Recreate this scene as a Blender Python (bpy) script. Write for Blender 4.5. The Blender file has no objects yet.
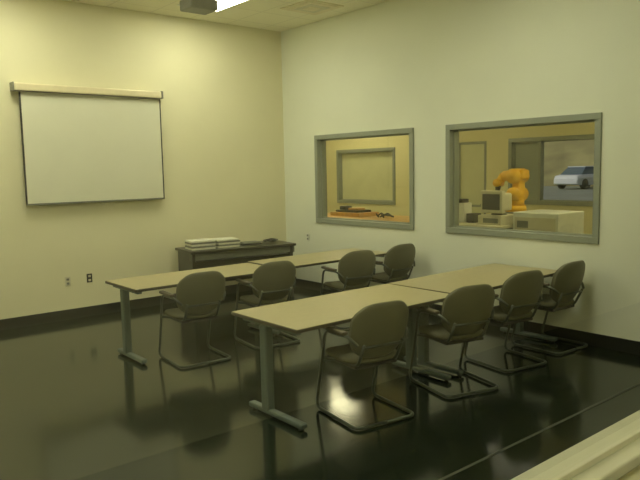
import bpy, bmesh, math
from mathutils import Matrix, Vector
import random
random.seed(4)
sc=bpy.context.scene
try:
    sc.view_settings.view_transform='Standard'; sc.view_settings.look='None'
except Exception: pass
H=3.977
def s2l(c):
    c=c/255.
    return c/12.92 if c<=.04045 else ((c+.055)/1.055)**2.4
# ---------------- materials
def mat(name,rgb,rough=.5,metal=0.,var=.06,scale=8.,bump=0.,bscale=60.,emit=None,es=0.,spec=.5,coat=0.):
    m=bpy.data.materials.new(name); m.use_nodes=True
    nt=m.node_tree; b=nt.nodes['Principled BSDF']
    lin=[s2l(v) for v in rgb]
    tc=nt.nodes.new('ShaderNodeTexCoord'); n=nt.nodes.new('ShaderNodeTexNoise')
    n.inputs['Scale'].default_value=scale; n.inputs['Detail'].default_value=4
    nt.links.new(tc.outputs['Object'],n.inputs['Vector'])
    r=nt.nodes.new('ShaderNodeValToRGB')
    r.color_ramp.elements[0].position=.3; r.color_ramp.elements[1].position=.7
    r.color_ramp.elements[0].color=[v*(1-var) for v in lin]+[1]
    r.color_ramp.elements[1].color=[min(1,v*(1+var)) for v in lin]+[1]
    nt.links.new(n.outputs['Fac'],r.inputs['Fac']); nt.links.new(r.outputs['Color'],b.inputs['Base Color'])
    b.inputs['Roughness'].default_value=rough; b.inputs['Metallic'].default_value=metal
    b.inputs['Specular IOR Level'].default_value=spec
    b.inputs['Coat Weight'].default_value=coat
    if bump>0:
        n2=nt.nodes.new('ShaderNodeTexNoise'); n2.inputs['Scale'].default_value=bscale
        nt.links.new(tc.outputs['Object'],n2.inputs['Vector'])
        bp=nt.nodes.new('ShaderNodeBump'); bp.inputs['Strength'].default_value=bump; bp.inputs['Distance'].default_value=.01
        nt.links.new(n2.outputs['Fac'],bp.inputs['Height']); nt.links.new(bp.outputs['Normal'],b.inputs['Normal'])
    if emit:
        b.inputs['Emission Color'].default_value=[s2l(v) for v in emit]+[1]; b.inputs['Emission Strength'].default_value=es
    return m
M={}
M['wall']=mat('wall_paint',(224,219,180),.75,var=.02,scale=1.5,bump=.05,bscale=90)
M['wallr_cool']=mat('wall_right_daylight_tint',(224,227,205),.75,var=.02,scale=1.5,bump=.05,bscale=90)  # cooler light on the right wall is put into this neutral colour
M['walladj']=mat('wall_paint_adjacent',(230,222,166),.75,var=.02,scale=1.5)
M['base']=mat('baseboard_rubber',(30,32,28),.35)
M['frame']=mat('window_frame_metal',(142,148,132),.45,var=.03)
M['sill']=mat('sill_paint',(180,178,148),.5,var=.03)
M['lam']=mat('table_laminate',(168,158,116),.38,var=.05,scale=30)
M['edge']=mat('table_edge',(66,62,46),.4)
M['steel']=mat('table_leg_paint',(90,102,94),.4,metal=.1)
M['fab']=mat('chair_fabric',(92,91,66),.85,var=.12,scale=60,bump=.25,bscale=300)
M['shell']=mat('chair_back_shell',(98,97,73),.5,var=.06,scale=20)
M['tube']=mat('chair_tube',(78,84,74),.3,metal=.4)
M['arm']=mat('chair_arm',(84,78,58),.45)
M['screen']=mat('projection_fabric',(216,215,188),.8,var=.02,scale=2)
M['black']=mat('black_plastic',(38,38,34),.4)
M['house']=mat('screen_housing',(222,211,170),.4)
M['dwood']=mat('dark_laminate',(48,46,36),.3,var=.1)
M['beige']=mat('beige_plastic',(205,200,168),.5)
M['grey']=mat('grey_plastic',(116,118,104),.5)
M['strip']=mat('floor_thin_strip',(70,72,58),.5)
M['white']=mat('white_plastic',(222,224,206),.45)
M['orange']=mat('robot_orange',(255,194,24),.5)
M['wood']=mat('orange_wood',(205,160,80),.45,var=.15,scale=12)
M['palepanel']=mat('window_panel',(210,210,164),.8,var=.04,scale=3)  # pale colour in place of a lit surface behind the far window
M['bluegrey']=mat('grey_panel',(150,158,142),.6,var=.04,scale=3)
M['dark']=mat('dark_clutter',(60,58,48),.6)
M['hill']=mat('hillside_grass',(150,144,98),.95,var=.45,scale=.35)
M['asph']=mat('asphalt',(140,146,134),.9,var=.1,scale=.6)
M['car']=mat('car_paint',(235,238,240),.3)
M['glassd']=mat('car_glass',(90,110,125),.1)
M['paper']=mat('paper_stack',(215,214,188),.7,var=.1,scale=40)
M['light']=mat('troffer_diffuser',(255,255,255),.5,emit=(252,250,222),es=17.5)
M['lightadj']=mat('troffer_diffuser_adjacent',(255,255,255),.5,emit=(255,245,196),es=20)
M['fillcor']=mat('corridor_fill_panel',(255,255,255),.5,emit=(252,250,222),es=22)  # emitter for the added corridor lamps
def pane_mat():
    m=bpy.data.materials.new('window_glass'); m.use_nodes=True
    nt=m.node_tree; nt.nodes.clear(); L=nt.links.new
    o=nt.nodes.new('ShaderNodeOutputMaterial'); mx=nt.nodes.new('ShaderNodeMixShader')
    t=nt.nodes.new('ShaderNodeBsdfTransparent'); g=nt.nodes.new('ShaderNodeBsdfGlossy'); g.inputs['Roughness'].default_value=.02
    t.inputs['Color'].default_value=(.975,.985,.965,1)
    lw=nt.nodes.new('ShaderNodeLayerWeight'); lw.inputs['Blend'].default_value=.5
    p=nt.nodes.new('ShaderNodeMath'); p.operation='POWER'; p.inputs[1].default_value=5
    a=nt.nodes.new('ShaderNodeMath'); a.operation='MULTIPLY_ADD'; a.inputs[1].default_value=.92; a.inputs[2].default_value=.08
    L(lw.outputs['Facing'],p.inputs[0]); L(p.outputs[0],a.inputs[0]); L(a.outputs[0],mx.inputs[0])
    L(t.outputs[0],mx.inputs[1]); L(g.outputs[0],mx.inputs[2]); L(mx.outputs[0],o.inputs['Surface'])
    return m
M['pane']=pane_mat()
# floor
def floor_mat():
    m=bpy.data.materials.new('polished_dark_floor'); m.use_nodes=True
    nt=m.node_tree; b=nt.nodes['Principled BSDF']; L=nt.links.new
    tc=nt.nodes.new('ShaderNodeTexCoord')
    br=nt.nodes.new('ShaderNodeTexBrick'); br.offset=0; br.squash=1
    br.inputs['Scale'].default_value=1; br.inputs['Brick Width'].default_value=.6; br.inputs['Row Height'].default_value=.6
    br.inputs['Mortar Size'].default_value=.003
    br.inputs['Color1'].default_value=(.010,.0145,.0085,1); br.inputs['Color2'].default_value=(.0125,.017,.010,1); br.inputs['Mortar'].default_value=(.007,.0095,.006,1)
    L(tc.outputs['Object'],br.inputs['Vector'])
    L(br.outputs['Color'],b.inputs['Base Color'])
    n=nt.nodes.new('ShaderNodeTexNoise'); n.inputs['Scale'].default_value=2.2; n.inputs['Detail'].default_value=3
    L(tc.outputs['Object'],n.inputs['Vector'])
    mr=nt.nodes.new('ShaderNodeMapRange'); mr.inputs['To Min'].default_value=.08; mr.inputs['To Max'].default_value=.17
    L(n.outputs['Fac'],mr.inputs['Value']); L(mr.outputs['Result'],b.inputs['Roughness'])
    b.inputs['IOR'].default_value=1.5
    n2=nt.nodes.new('ShaderNodeTexNoise'); n2.inputs['Scale'].default_value=5
    L(tc.outputs['Object'],n2.inputs['Vector'])
    bp=nt.nodes.new('ShaderNodeBump'); bp.inputs['Strength'].default_value=.06; bp.inputs['Distance'].default_value=.01
    L(n2.outputs['Fac'],bp.inputs['Height']); L(bp.outputs['Normal'],b.inputs['Normal'])
    return m
M['floor']=floor_mat()
def ceil_mat():
    m=bpy.data.materials.new('ceiling_tile'); m.use_nodes=True
    nt=m.node_tree; b=nt.nodes['Principled BSDF']; L=nt.links.new
    tc=nt.nodes.new('ShaderNodeTexCoord')
    br=nt.nodes.new('ShaderNodeTexBrick'); br.offset=0; br.squash=1
    br.inputs['Scale'].default_value=1; br.inputs['Brick Width'].default_value=.6; br.inputs['Row Height'].default_value=.6
    br.inputs['Mortar Size'].default_value=.011; br.inputs['Mortar Smooth'].default_value=.1
    c=[s2l(v) for v in (238,234,206)]
    br.inputs['Color1'].default_value=c+[1]; br.inputs['Color2'].default_value=[v*.96 for v in c]+[1]; br.inputs['Mortar'].default_value=[v*.86 for v in c]+[1]
    mp=nt.nodes.new('ShaderNodeMapping'); mp.inputs['Location'].default_value=(-.3,0,0)
    L(tc.outputs['Object'],mp.inputs['Vector']); L(mp.outputs['Vector'],br.inputs['Vector'])
    L(br.outputs['Color'],b.inputs['Base Color']); b.inputs['Roughness'].default_value=.9
    return m
M['ceil']=ceil_mat()

# ---------------- builder
class B:
    def __init__(s): s.bm=bmesh.new(); s.mats=[]
    def mi(s,k):
        if k not in s.mats: s.mats.append(k)
        return s.mats.index(k)
    def _merge(s,t,k,smooth):
        i=s.mi(k)
        me=bpy.data.meshes.new('t')
        for f in t.faces: f.material_index=i; f.smooth=smooth
        bmesh.ops.recalc_face_normals(t,faces=t.faces)
        t.to_mesh(me); t.free(); s.bm.from_mesh(me); bpy.data.meshes.remove(me)
    def quad(s,ps,k):
        t=bmesh.new(); t.faces.new([t.verts.new(p) for p in ps]); s._merge(t,k,False)
    def box(s,lo,hi,k,bev=0.,rot=None,piv=None,seg=2):
        t=bmesh.new(); bmesh.ops.create_cube(t,size=1)
        lo=Vector(lo);hi=Vector(hi);d=hi-lo;c=(lo+hi)/2
        for v in t.verts: v.co=Vector((v.co.x*d.x,v.co.y*d.y,v.co.z*d.z))
        if bev>0: bmesh.ops.bevel(t,geom=t.edges[:],offset=bev,segments=seg,affect='EDGES',profile=.5)
        for v in t.verts:
            v.co+=c
        if rot is not None:
            p=Vector(piv) if piv is not None else c
            for v in t.verts: v.co=rot@(v.co-p)+p
        s._merge(t,k,False)
    def tube(s,pts,r,k,fil=.06,seg=10,closed=False,rz=None):
        P=[Vector(p) for p in pts]
        out=[P[0]]
        for i in range(1,len(P)-1):
            a,b,c=P[i-1],P[i],P[i+1]
            d=min(fil,(a-b).length*.49,(c-b).length*.49)
            A=b+(a-b).normalized()*d; C=b+(c-b).normalized()*d
            for j in range(7):
                q=j/6; out.append(A*(1-q)**2+b*2*q*(1-q)+C*q*q)
        out.append(P[-1]); P=out
        t=bmesh.new(); rings=[]
        tan=(P[1]-P[0]).normalized()
        n=tan.orthogonal().normalized()
        for i,p in enumerate(P):
            if i==0: tg=(P[1]-P[0])
            elif i==len(P)-1: tg=(P[-1]-P[-2])
            else: tg=(P[i+1]-P[i-1])
            tg.normalize(); n=(n-tg*n.dot(tg)).normalized(); bn=tg.cross(n)
            rings.append([t.verts.new(p+(n*math.cos(2*math.pi*j/seg)+bn*math.sin(2*math.pi*j/seg))*r) for j in range(seg)])
        for i in range(len(rings)-1):
            for j in range(seg):
                t.faces.new((rings[i][j],rings[i][(j+1)%seg],rings[i+1][(j+1)%seg],rings[i+1][j]))
        t.faces.new(rings[0][::-1]); t.faces.new(rings[-1])
        s._merge(t,k,True)
    def cyl(s,p0,p1,r0,r1,k,seg=24):
        t=bmesh.new(); p0=Vector(p0);p1=Vector(p1); d=(p1-p0)
        bmesh.ops.create_cone(t,cap_ends=True,segments=seg,radius1=r0,radius2=r1,depth=d.length)
        q=Vector((0,0,1)).rotation_difference(d.normalized()); c=(p0+p1)/2
        for v in t.verts: v.co=q@v.co+c
        s._merge(t,k,True)
    def pad(s,f,k,n=14,round_=.42):
        t=bmesh.new(); G={}
        for w in (-1,0,1):
            for i in range(n+1):
                for j in range(n+1):
                    if w==0 and 0<i<n and 0<j<n: continue
                    u=2*i/n-1;v=2*j/n-1
                    uu=u*math.sqrt(1-round_*v*v*.5*abs(v)**1.5); vv=v*math.sqrt(1-round_*u*u*.5*abs(u)**1.5)
                    e=max(abs(u),abs(v))
                    sh=1.0 if w==0 else .965
                    th=w*(1-.45*e**8)
                    G[i,j,w]=t.verts.new(f(uu*sh,vv*sh,th))
        for w in (-1,1):
            for i in range(n):
                for j in range(n): t.faces.new((G[i,j,w],G[i+1,j,w],G[i+1,j+1,w],G[i,j+1,w]))
        ring=[(i,0) for i in range(n)]+[(n,j) for j in range(n)]+[(i,n) for i in range(n,0,-1)]+[(0,j) for j in range(n,0,-1)]
        for a,b in zip(ring,ring[1:]+ring[:1]):
            for w in (-1,0): t.faces.new((G[a+(w,)],G[b+(w,)],G[b+(w+1,)],G[a+(w+1,)]))
        s._merge(t,k,True)
    def mesh(s,name):
        me=bpy.data.meshes.new(name); s.bm.to_mesh(me); s.bm.free()
        for k in s.mats: me.materials.append(M[k])
        return me
    def obj(s,name,loc=(0,0,0),rz=0):
        return place(s.mesh(name),name,loc,rz)
def place(me,name,loc=(0,0,0),rz=0):
    o=bpy.data.objects.new(name,me); sc.collection.objects.link(o); o.location=loc; o.rotation_euler=(0,0,math.radians(rz)); return o
def boxo(name,lo,hi,k,bev=0):
    b=B(); c=[(lo[i]+hi[i])/2 for i in range(3)]
    b.box([lo[i]-c[i] for i in range(3)],[hi[i]-c[i] for i in range(3)],k,bev); return b.obj(name,c)

# ---------------- shell
XL=-8.2; XA=5.5; YN=-7.42; YC=-10.5; YA=7.5; T=.13
def wall_with_holes(name,axis,a0,a1,p0,p1,holes,k):
    b=B(); 
    def bx(a,b_,z0,z1):
        if b_-a<1e-4 or z1-z0<1e-4: return
        if axis=='y': b.box((p0,a,z0),(p1,b_,z1),k)
        else: b.box((a,p0,z0),(b_,p1,z1),k)
    cur=a0
    for (h0,h1,z0,z1) in holes:
        bx(cur,h0,0,H); bx(h0,h1,0,z0); bx(h0,h1,z1,H); cur=h1
    bx(cur,a1,0,H)
    return b.obj(name)
WZ0,WZ1=1.0645,2.3224
SZ=.955
wall_with_holes('wall_right','y',YN,0,0,T,[(-5.182,-3.287,WZ0,WZ1),(-2.7227,-.804,WZ0,WZ1)],'wallr_cool')
boxo('wall_back',(XL,0,0),(T,T,H),'wall')
boxo('wall_left',(XL-T,YC,0),(XL,T,H),'wall')
wall_with_holes('wall_near','x',XL,XA,YN-T,YN,[(-7.6,-3.4,SZ-.04,2.75)],'wall')
boxo('wall_corridor',(XL,YC-T,0),(XA,YC,H),'wall')
boxo('wall_corridor_end',(XA,YC-T,0),(XA+T,YN,H),'wall')
boxo('floor',(XL,YC,-.1),(XA+T,YA,0),'floor')
boxo('ceiling',(XL,YC,H),(XA+T,YA,H+.1),'ceil')
# adjacent room
FW=[(-2.75,-.42,1.07,2.36),(.16,.93,0.0,2.37),(2.85,4.95,.95,2.31)]
wall_with_holes('wall_far','y',YN,YA,XA,XA+T,FW,'walladj')
boxo('wall_adjacent_back',(T,YA,0),(XA+T,YA+T,H),'walladj')
boxo('wall_adjacent_left',(0,T,0),(T,YA,H),'walladj')
boxo('baseboard_back',(XL,-.012,0),(-.012,0,.13),'base')
boxo('baseboard_right',(-.012,YN,0),(0,0,.13),'base')
def frame(name,axis,a0,a1,z0,z1,p,w=.05,proud=.025,depth=T,k='frame',mull=[],pane=False):
    b=B(); q0=p-proud; q1=p+depth+proud
    def bx(a,b_,c,d,e0=q0,e1=q1,bev=.004):
        if axis=='y': b.box((e0,a,c),(e1,b_,d),k,bev)
        else: b.box((a,e0,c),(b_,e1,d),k,bev)
    bx(a0-w*.3,a1+w*.3,z1-w*.7,z1+w*.3); bx(a0-w*.3,a1+w*.3,z0-w*.3,z0+w*.7)
    bx(a0-w*.3,a0+w*.7,z0+w*.7,z1-w*.7); bx(a1-w*.7,a1+w*.3,z0+w*.7,z1-w*.7)
    m=p+depth*.5; i=w*.7
    for (a,b_,c,d) in [(a0+i,a1-i,z1-i-.018,z1-i),(a0+i,a1-i,z0+i,z0+i+.018),(a0+i,a0+i+.018,z0+i+.018,z1-i-.018),(a1-i-.018,a1-i,z0+i+.018,z1-i-.018)]:
        bx(a,b_,c,d,m-.02,m+.02,0)
    for u in mull: bx(u-.025,u+.025,z0+i,z1-i,p,p+depth,0)
    if pane: b.quad([(m,a0+i,z0+i),(m,a1-i,z0+i),(m,a1-i,z1-i),(m,a0+i,z1-i)],'pane')
    return b.obj(name)
frame('window_1','y',-2.7227,-.804,WZ0,WZ1,0,.065,pane=True)
frame('window_2','y',-5.182,-3.287,WZ0,WZ1,0,.065,pane=True)
frame('window_3','y',2.85,4.95,.95,2.31,XA,.08)
frame('window_4','y',-2.75,-.42,1.07,2.36,XA,.08,mull=[-1.1])
b=B()
for y in (.17,.87): b.box((XA-.0,y,0),(XA+T,y+.05,2.36),'frame')
b.box((XA,.22,2.31),(XA+T,.87,2.36),'frame'); b.box((XA+.03,.22,0),(XA+.08,.87,2.31),'palepanel')
b.box((XA+.02,.22,.95),(XA+.03,.87,1.0),'frame'); b.cyl((XA-.02,.28,1.0),(XA+.03,.28,1.0),.025,.025,'steel')
b.obj('door_1')
boxo('window_panel',(XA+.09,2.93,1.03),(XA+.1,4.87,2.24),'palepanel')  # added pale panel, stands in for the lit space beyond the window
boxo('window_panel.001',(XA+.09,-1.06,1.14),(XA+.1,-.49,2.29),'bluegrey')
# near window: sill + frame + glass
b=B()
b.box((-7.6,YN-T-.03,SZ-.04),(-3.4,YN+.012,SZ),'sill',.006)
b.box((-7.6,YN-.105,SZ),(-3.4,YN-.08,SZ+.022),'sill',.003)
b.box((-7.6,YN-T,2.72),(-3.4,YN,2.76),'sill')
for x in (-7.6,-3.44): b.box((x,YN-T-.01,SZ),(x+.04,YN+.01,2.75),'sill')
yy=YN-.092
b.quad([(-7.56,yy,SZ+.02),(-3.44,yy,SZ+.02),(-3.44,yy,2.72),(-7.56,yy,2.72)],'pane')
b.obj('window_5')
boxo('floor_line_strip',(XL,-6.03,0),(0,-6.01,.003),'strip')  # thin strip across the floor, slightly lighter than it

# ---------------- tables
def table_mesh(L=1.75,D=.84):
    b=B(); z=.75
    b.box((0,0,z-.03),(L,D,z-.002),'edge',.006)
    b.box((.004,.004,z-.004),(L-.004,D-.004,z),'lam',.0015)
    b.box((.1,D*.5-.03,z-.075),(L-.1,D*.5+.03,z-.03),'steel')
    for x in (.04,L-.11):
        b.box((x,.06,z-.06),(x+.05,D-.1,z-.03),'steel',.005)
        b.box((x-.01,D*.5-.0,.04),(x+.06,D*.5+.085,z-.05),'steel',.012)
        b.box((x-.005,.02,.015),(x+.055,D*.82,.055),'steel',.012)
        for y in (.06,D*.76): b.cyl((x+.025,y,0),(x+.025,y,.02),.02,.02,'black')
    return b.mesh('training_table')
tm=table_mesh(); tm2=table_mesh(1.75,.74)
place(tm,'training_table',(-3.62,-4.92,0)); place(tm,'training_table.001',(-1.83,-4.91,0),1.3)
place(tm2,'training_table.002',(-3.74,-2.6,0)); place(tm2,'training_table.003',(-1.92,-2.51,0),.6)
# ---------------- chairs
def chair_mesh():
    b=B(); W=.265
    for s in (-1,1):
        b.tube([(0,.0,.016),(s*W,0,.016),(s*W,.56,.016),(s*(W+.005),.44,.45),(s*(W+.005),.40,.655),(s*(W+.002),.10,.665),(s*.215,.045,.60)],.0125,'tube',.07)
        b.box((s*(W+.005)-.026,.12,.668),(s*(W+.005)+.026,.42,.697),'arm',.012)
        b.tube([(s*W,.435,.43),(s*.18,.40,.415),(s*.12,.36,.415)],.011,'tube',.03)
        b.tube([(s*.17,.30,.41),(s*.17,.12,.42),(s*.17,.03,.60)],.012,'tube',.06)
    b.box((-.19,.12,.40),(.19,.52,.43),'black',.01)
    b.pad(lambda u,v,w: Vector((u*.245*(1-.05*v),.335+v*.245,.455+w*.028+.012*u*u-.02*max(0,v-.5)**2*4)),'fab',round_=.7)
    def bk(off,th,sc_):
        def f(u,v,w):
            z=.69+v*.215*sc_
            y=.055-.055*v-.03*(1-v*v)+.07*u*u+off+w*th
            return Vector((u*.255*sc_*(1+.06*v-.03*v*v),y,z))
        return f
    b.pad(bk(-.012,.012,1.0),'shell',round_=.8); b.pad(bk(.018,.022,.95),'fab',round_=.8)
    b.tube([(-.17,.035,.58),(.17,.035,.58)],.01,'tube')
    return b.mesh('armchair')
cm=chair_mesh()
for i,(x,y,r) in enumerate([(-3.03,-5.2,-9),(-2.06,-5.24,-15),(-1.15,-5.15,-10),(-.325,-5.14,-2.5),(-3.22,-2.98,-5),(-2.32,-2.93,-8),(-1.13,-2.93,-10),(-.325,-2.87,-2.5)]):
    place(cm,'cantilever_armchair'+('' if i==0 else '.%03d'%i),(x,y,0),r)

# ---------------- projection screen
b=B(); x0,x1=-3.95,-2.13
b.box((x0-.06,-.13,2.84),(x1-.0,-.02,2.93),'house',.015)
b.box((x0-.08,-.135,2.835),(x0-.06,-.015,2.935),'grey',.004); b.box((x1+.0,-.135,2.835),(x1+.02,-.015,2.935),'grey',.004)
b.box((x0-.06,-.128,2.83),(x1,-.06,2.842),'arm')
b.box((x0,-.078,1.49),(x1,-.072,2.85),'black'); b.box((x0+.02,-.082,1.50),(x1-.02,-.0785,2.84),'screen')
b.box((x0,-.088,1.48),(x1,-.066,1.495),'grey',.004)
b.tube([(-3.05,-.08,1.48),(-3.03,-.08,1.45),(-2.99,-.08,1.45),(-2.97,-.08,1.48)],.006,'beige',.01)
b.obj('projection_screen')
# ---------------- credenza
b=B(); Lc,Dc=1.58,.66
b.box((0,-Dc,.755),(Lc,0,.79),'dwood',.005)
b.box((.03,-Dc+.05,0),(.07,-.03,.755),'dwood'); b.box((Lc-.07,-Dc+.05,0),(Lc-.03,-.03,.755),'dwood')
b.box((.07,-.1,.25),(Lc-.07,-.08,.755),'dwood'); b.box((.07,-Dc+.08,.62),(Lc-.07,-.1,.64),'dwood')
b.box((.0,-Dc+.06,.66),(Lc,-Dc+.08,.755),'grey')
b.obj('media_table',(-2.0,-.06,0),-9)
R9=Matrix.Rotation(math.radians(-9),4,'Z')
def onc(x,y,z=.79): 
    v=R9@Vector((x,y,0)); return (v.x-2.0,v.y-.06,z)
b=B(); z=0
for i in range(5):
    h=.024; dx=random.uniform(-.015,.015)
    b.box((dx,-.28,z),(.34+dx,0,z+h),'paper' if i%2==0 else 'grey',.004); z+=h+.001
b.obj('binder_stack',onc(.08,-.22),-9)
b=B(); z=0
for i in range(5):
    h=.022; dx=random.uniform(-.015,.015)
    b.box((dx,-.28,z),(.33+dx,0,z+h),'grey' if i%2 else 'paper',.004); z+=h+.001
b.obj('binder_stack.001',onc(.45,-.2),-9)
b=B(); 
b.box((0,-.22,0),(.3,0,.02),'black',.004); b.box((.02,-.2,.02),(.28,-.02,.035),'grey',.003); b.obj('closed_laptop',onc(.86,-.2),-12)
b=B(); P=[]
for i in range(40):
    a=i*.75; P.append((.1*math.cos(a)*(1+.3*math.sin(i*1.3)),.07*math.sin(a),.012+.0006*i+.008*(i%3)))
b.tube(P,.007,'black',.02,8); b.obj('coiled_cable',onc(1.35,-.3),0)
# ---------------- outlets etc
def plate(name,c,k,axis):
    b=B()
    b.box((-.035,-.008,-.057),(.035,0,.057),k,.003)
    for s in (-1,1): b.box((-.017,-.011,s*.026-.014),(.017,-.008,s*.026+.014),'grey' if k!='black' else 'beige',.002)
    return b.obj(name,c,0 if axis=='y' else -90)
plate('wall_outlet',(-3.49,0,.49),'beige','y'); plate('wall_outlet.001',(-3.21,0,.5),'black','y'); plate('wall_outlet.002',(0,-.56,.81),'white','x')
# ---------------- ceiling objects
def troffer(name,x0,y0,x1,y1,k='light'):
    b=B(); b.box((x0,y0,H-.012),(x1,y1,H+.0),'white'); b.box((x0+.03,y0+.03,H-.016),(x1-.03,y1-.03,H-.011),k); return b.obj(name)
troffer('ceiling_light',-2.1,-1.8,-1.5,-.6)
k=1
for (x,y) in [(-4.5,-1.8),(-6.9,-1.8),(-2.1,-5.4),(-4.5,-5.4),(-6.9,-5.4)]:
    troffer('corridor_fill_light.%03d'%k,x,y,x+.6,y+1.2); k+=1
for (x,y) in [(1.5,-4.8),(1.5,0.6),(3.9,-6.8),(3.9,3.0),(1.5,4.5)]:
    troffer('corridor_fill_light.%03d'%k,x,y,x+.6,y+1.2,'lightadj'); k+=1
for x in (-6.9,-3.9): troffer('corridor_fill_light.%03d'%k,x,-9.6,x+1.2,-9.0,'fillcor'); k+=1  # unseen corridor lamps, added to brighten the sill and the glass reflection
b=B(); b.box((-.9,-1.8,H-.012),(-.3,-1.2,H),'house')
for i in range(3):
    s=.05+.08*i; b.box((-.9+s,-1.8+s,H-.02-.004*i),(-.3-s,-1.2-s,H-.012-.004*i),'beige' if i%2 else 'house',0)
b.obj('air_vent')
b=B()
b.box((-.17,-.14,-.06),(.17,.14,.06),'grey',.02); b.cyl((.06,.14,0),(.06,.17,0),.045,.04,'black'); b.box((-.12,-.1,.06),(.12,.1,.075),'black')
b.cyl((0,0,.07),(0,0,.28),.02,.02,'grey'); b.cyl((0,0,.265),(0,0,.285),.07,.07,'grey')
b.obj('ceiling_projector',(-2.45,-1.75,H-.285),0)
# ---------------- adjacent room contents
b=B()
b.box((1.5,-1.2,.92),(2.5,1.6,.97),'wood',.01)
for x in (1.55,2.4):
    for y in (-1.15,1.5): b.box((x,y,0),(x+.05,y+.05,.92),'steel')
b.obj('workbench')
b=B(); b.box((0,0,0),(.5,.8,.07),'wood',.01); b.box((.05,.1,.07),(.4,.7,.11),'dark',.01); b.box((.1,.15,.11),(.3,.4,.15),'wood',.01); b.box((.1,.5,.11),(.3,.65,.18),'dark',.02); b.obj('equipment_tray',(1.8,.2,.97))
b=B(); 
for i in range(5): b.tube([(random.uniform(0,.4),i*.08,.02),(random.uniform(0,.4),i*.08+.1,.07),(random.uniform(0,.4),i*.08+.2,.02)],.014,'dark',.04,8)
b.obj('cable_bundle',(1.8,-.45,.97))
# bench window 2
b=B(); b.box((1.6,-2.85,.93),(2.5,-1.3,.98),'beige',.01)
for x in (1.65,2.4):
    for y in (-2.7,-1.4): b.box((x,y,0),(x+.05,y+.05,.93),'steel')
b.box((1.62,-2.0,.3),(2.3,-1.5,.93),'grey',.01)
b.obj('lab_bench')
b=B(); b.box((-.25,-.2,0),(.25,.2,.14),'beige',.01); b.box((-.26,-.16,.03),(-.25,.1,.1),'grey',.0)
b.cyl((0,0,.14),(0,0,.17),.12,.1,'grey')
b.box((-.2,-.19,.17),(-.12,.19,.5),'beige',.015); b.box((-.12,-.15,.2),(.12,.15,.46),'beige',.03); b.box((-.21,-.15,.22),(-.199,.15,.45),'dark',.004)
b.obj('desktop_computer',(2.0,-2.62,.98),0) 
b=B(); b.box((-.1,-.1,0),(.1,.1,.3),'white',.01); b.box((-.1,.15,0),(.15,.3,.2),'grey',.01); b.box((-.1,.18,.2),(.05,.28,.42),'dark',.01); b.box((-.1,-.28,0),(.1,-.14,.14),'dark',.01)
b.box((-.12,-.08,.3),(.05,.06,.36),'dark',.01); b.cyl((0,.4,0),(0,.4,.3),.05,.04,'white')
b.obj('lab_equipment',(2.0,-1.95,.98))
b=B(); b.box((-.35,-.36,.05),(.35,.36,1.17),'white',.015); b.box((-.36,-.32,.9),(-.35,.32,1.1),'beige'); b.box((-.365,.1,.95),(-.36,.28,1.05),'grey')
b.box((-.33,-.34,0),(.33,.34,.05),'black'); b.obj('robot_controller_cabinet',(2.3,-3.25,0))
# robot arm
b=B()
b.box((-.25,-.25,0),(.25,.25,1.1),'grey',.02)
b.cyl((0,0,1.1),(0,0,1.2),.17,.15,'orange'); b.cyl((0,0,1.2),(0,0,1.3),.13,.12,'orange')
b.box((-.11,-.12,1.26),(.11,.1,1.42),'orange',.04)
b.cyl((-.15,-.02,1.38),(.15,-.02,1.38),.11,.11,'orange')
b.box((-.08,-.12,1.36),(.08,.04,1.72),'orange',.035)
b.cyl((-.15,-.02,1.67),(.15,-.02,1.67),.12,.12,'orange')
b.cyl((0,-.06,1.69),(0,.24,1.67),.10,.08,'orange')
b.cyl((0,.24,1.67),(0,.34,1.56),.075,.06,'orange')
b.cyl((-.07,.34,1.56),(.07,.34,1.56),.065,.065,'orange'); b.cyl((0,.34,1.54),(0,.36,1.44),.045,.04,'dark'); 
b.box((-.1,-.18,1.62),(.1,-.05,1.77),'orange',.03)
b.obj('robot_arm',(2.95,-2.28,0))
# ---------------- outside
b=B(); t=bmesh.new()
vs=[t.verts.new(p) for p in [(5.7,-30,-.02),(5.7,60,-.02),(26,60,.2),(26,-30,.2)]]; t.faces.new(vs)
vs=[t.verts.new(p) for p in [(26,-30,.2),(26,60,.2),(36,60,.3),(36,-30,.3)]]; t.faces.new(vs); b._merge(t,'asph',False); b.obj('ground')
b=B(); t=bmesh.new(); nx=14; g=[[t.verts.new((36+i*3,-30+j*6.5,.3+i*1.2+random.uniform(-.3,.3)*(i>0))) for j in range(15)] for i in range(nx)]
for i in range(nx-1):
    for j in range(14): t.faces.new((g[i][j],g[i+1][j],g[i+1][j+1],g[i][j+1]))
b._merge(t,'hill',True); b.obj('hillside')
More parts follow.
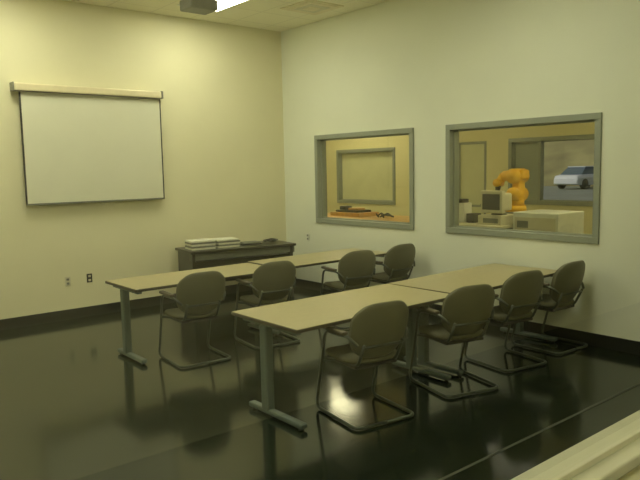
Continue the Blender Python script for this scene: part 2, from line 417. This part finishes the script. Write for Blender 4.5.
# sedan: lofted body profile
b=B(); t=bmesh.new()
prof=[(-2.15,.35,.62,.80),(-2.05,.3,.82,.84),(-1.5,.25,.9,.86),(-.9,.25,.92,.87),(.6,.25,.90,.87),(1.3,.25,.82,.86),(1.95,.28,.7,.82),(2.15,.35,.58,.74)]
R_=[]
for (x,z0,z1,w_) in prof:
    R_.append([t.verts.new(p) for p in [(x,-w_,z0),(x,w_,z0),(x,w_,z0+.7*(z1-z0)),(x,w_*.92,z1),(x,-w_*.92,z1),(x,-w_,z0+.7*(z1-z0))]])
for a,c in zip(R_,R_[1:]):
    for j in range(6): t.faces.new((a[j],a[(j+1)%6],c[(j+1)%6],c[j]))
t.faces.new(R_[0]);t.faces.new(R_[-1]); b._merge(t,'car',False)
t=bmesh.new()
lo=[(-1.6,-.76,.88),(.95,-.76,.88),(.95,.76,.88),(-1.6,.76,.88)]; hi=[(-.95,-.6,1.36),(.15,-.6,1.36),(.15,.6,1.36),(-.95,.6,1.36)]
A=[t.verts.new(p) for p in lo];C=[t.verts.new(p) for p in hi]
t.faces.new(A);t.faces.new(C)
for i in range(4): t.faces.new((A[i],A[(i+1)%4],C[(i+1)%4],C[i]))
b._merge(t,'glassd',False); b.box((-1.0,-.62,1.34),(.2,.62,1.40),'car',.02)
for x in (-1.35,1.35):
    for y in (-.78,.78): b.cyl((x,y-.1,.32),(x,y+.1,.32),.32,.32,'black')
b.obj('car',(33.5,13.0,.28),-5)
# ---------------- lights
s=bpy.data.lights.new('sun','SUN'); s.energy=1.7; s.color=(1,.95,.82); s.angle=.02
so=bpy.data.objects.new('sun',s); sc.collection.objects.link(so)
so.rotation_euler=Vector((.65,-.15,-.75)).to_track_quat('-Z','Y').to_euler()
w=bpy.data.worlds.new('world'); sc.world=w; w.use_nodes=True
nt=w.node_tree; bg=nt.nodes['Background']; sky=nt.nodes.new('ShaderNodeTexSky'); sky.sky_type='HOSEK_WILKIE'; sky.turbidity=4; sky.sun_direction=(-.5,.2,.8)
nt.links.new(sky.outputs['Color'],bg.inputs['Color']); bg.inputs['Strength'].default_value=.4
# ---------------- camera
yaw,pitch,roll=.6946,.1072,-.0206
f=Vector((math.sin(yaw)*math.cos(pitch),math.cos(yaw)*math.cos(pitch),-math.sin(pitch))); r=Vector((math.cos(yaw),-math.sin(yaw),0)); u=r.cross(f)
r2=r*math.cos(roll)+u*math.sin(roll); u2=-r*math.sin(roll)+u*math.cos(roll)
cd=bpy.data.cameras.new('camera'); co=bpy.data.objects.new('camera',cd); sc.collection.objects.link(co)
m=Matrix((r2,u2,-f)).transposed().to_4x4(); m.translation=Vector((-6.3447,-8.4606,1.85)); co.matrix_world=m
cd.sensor_width=36; cd.lens=661.86*36/640; cd.clip_start=.05; cd.clip_end=300
sc.camera=co
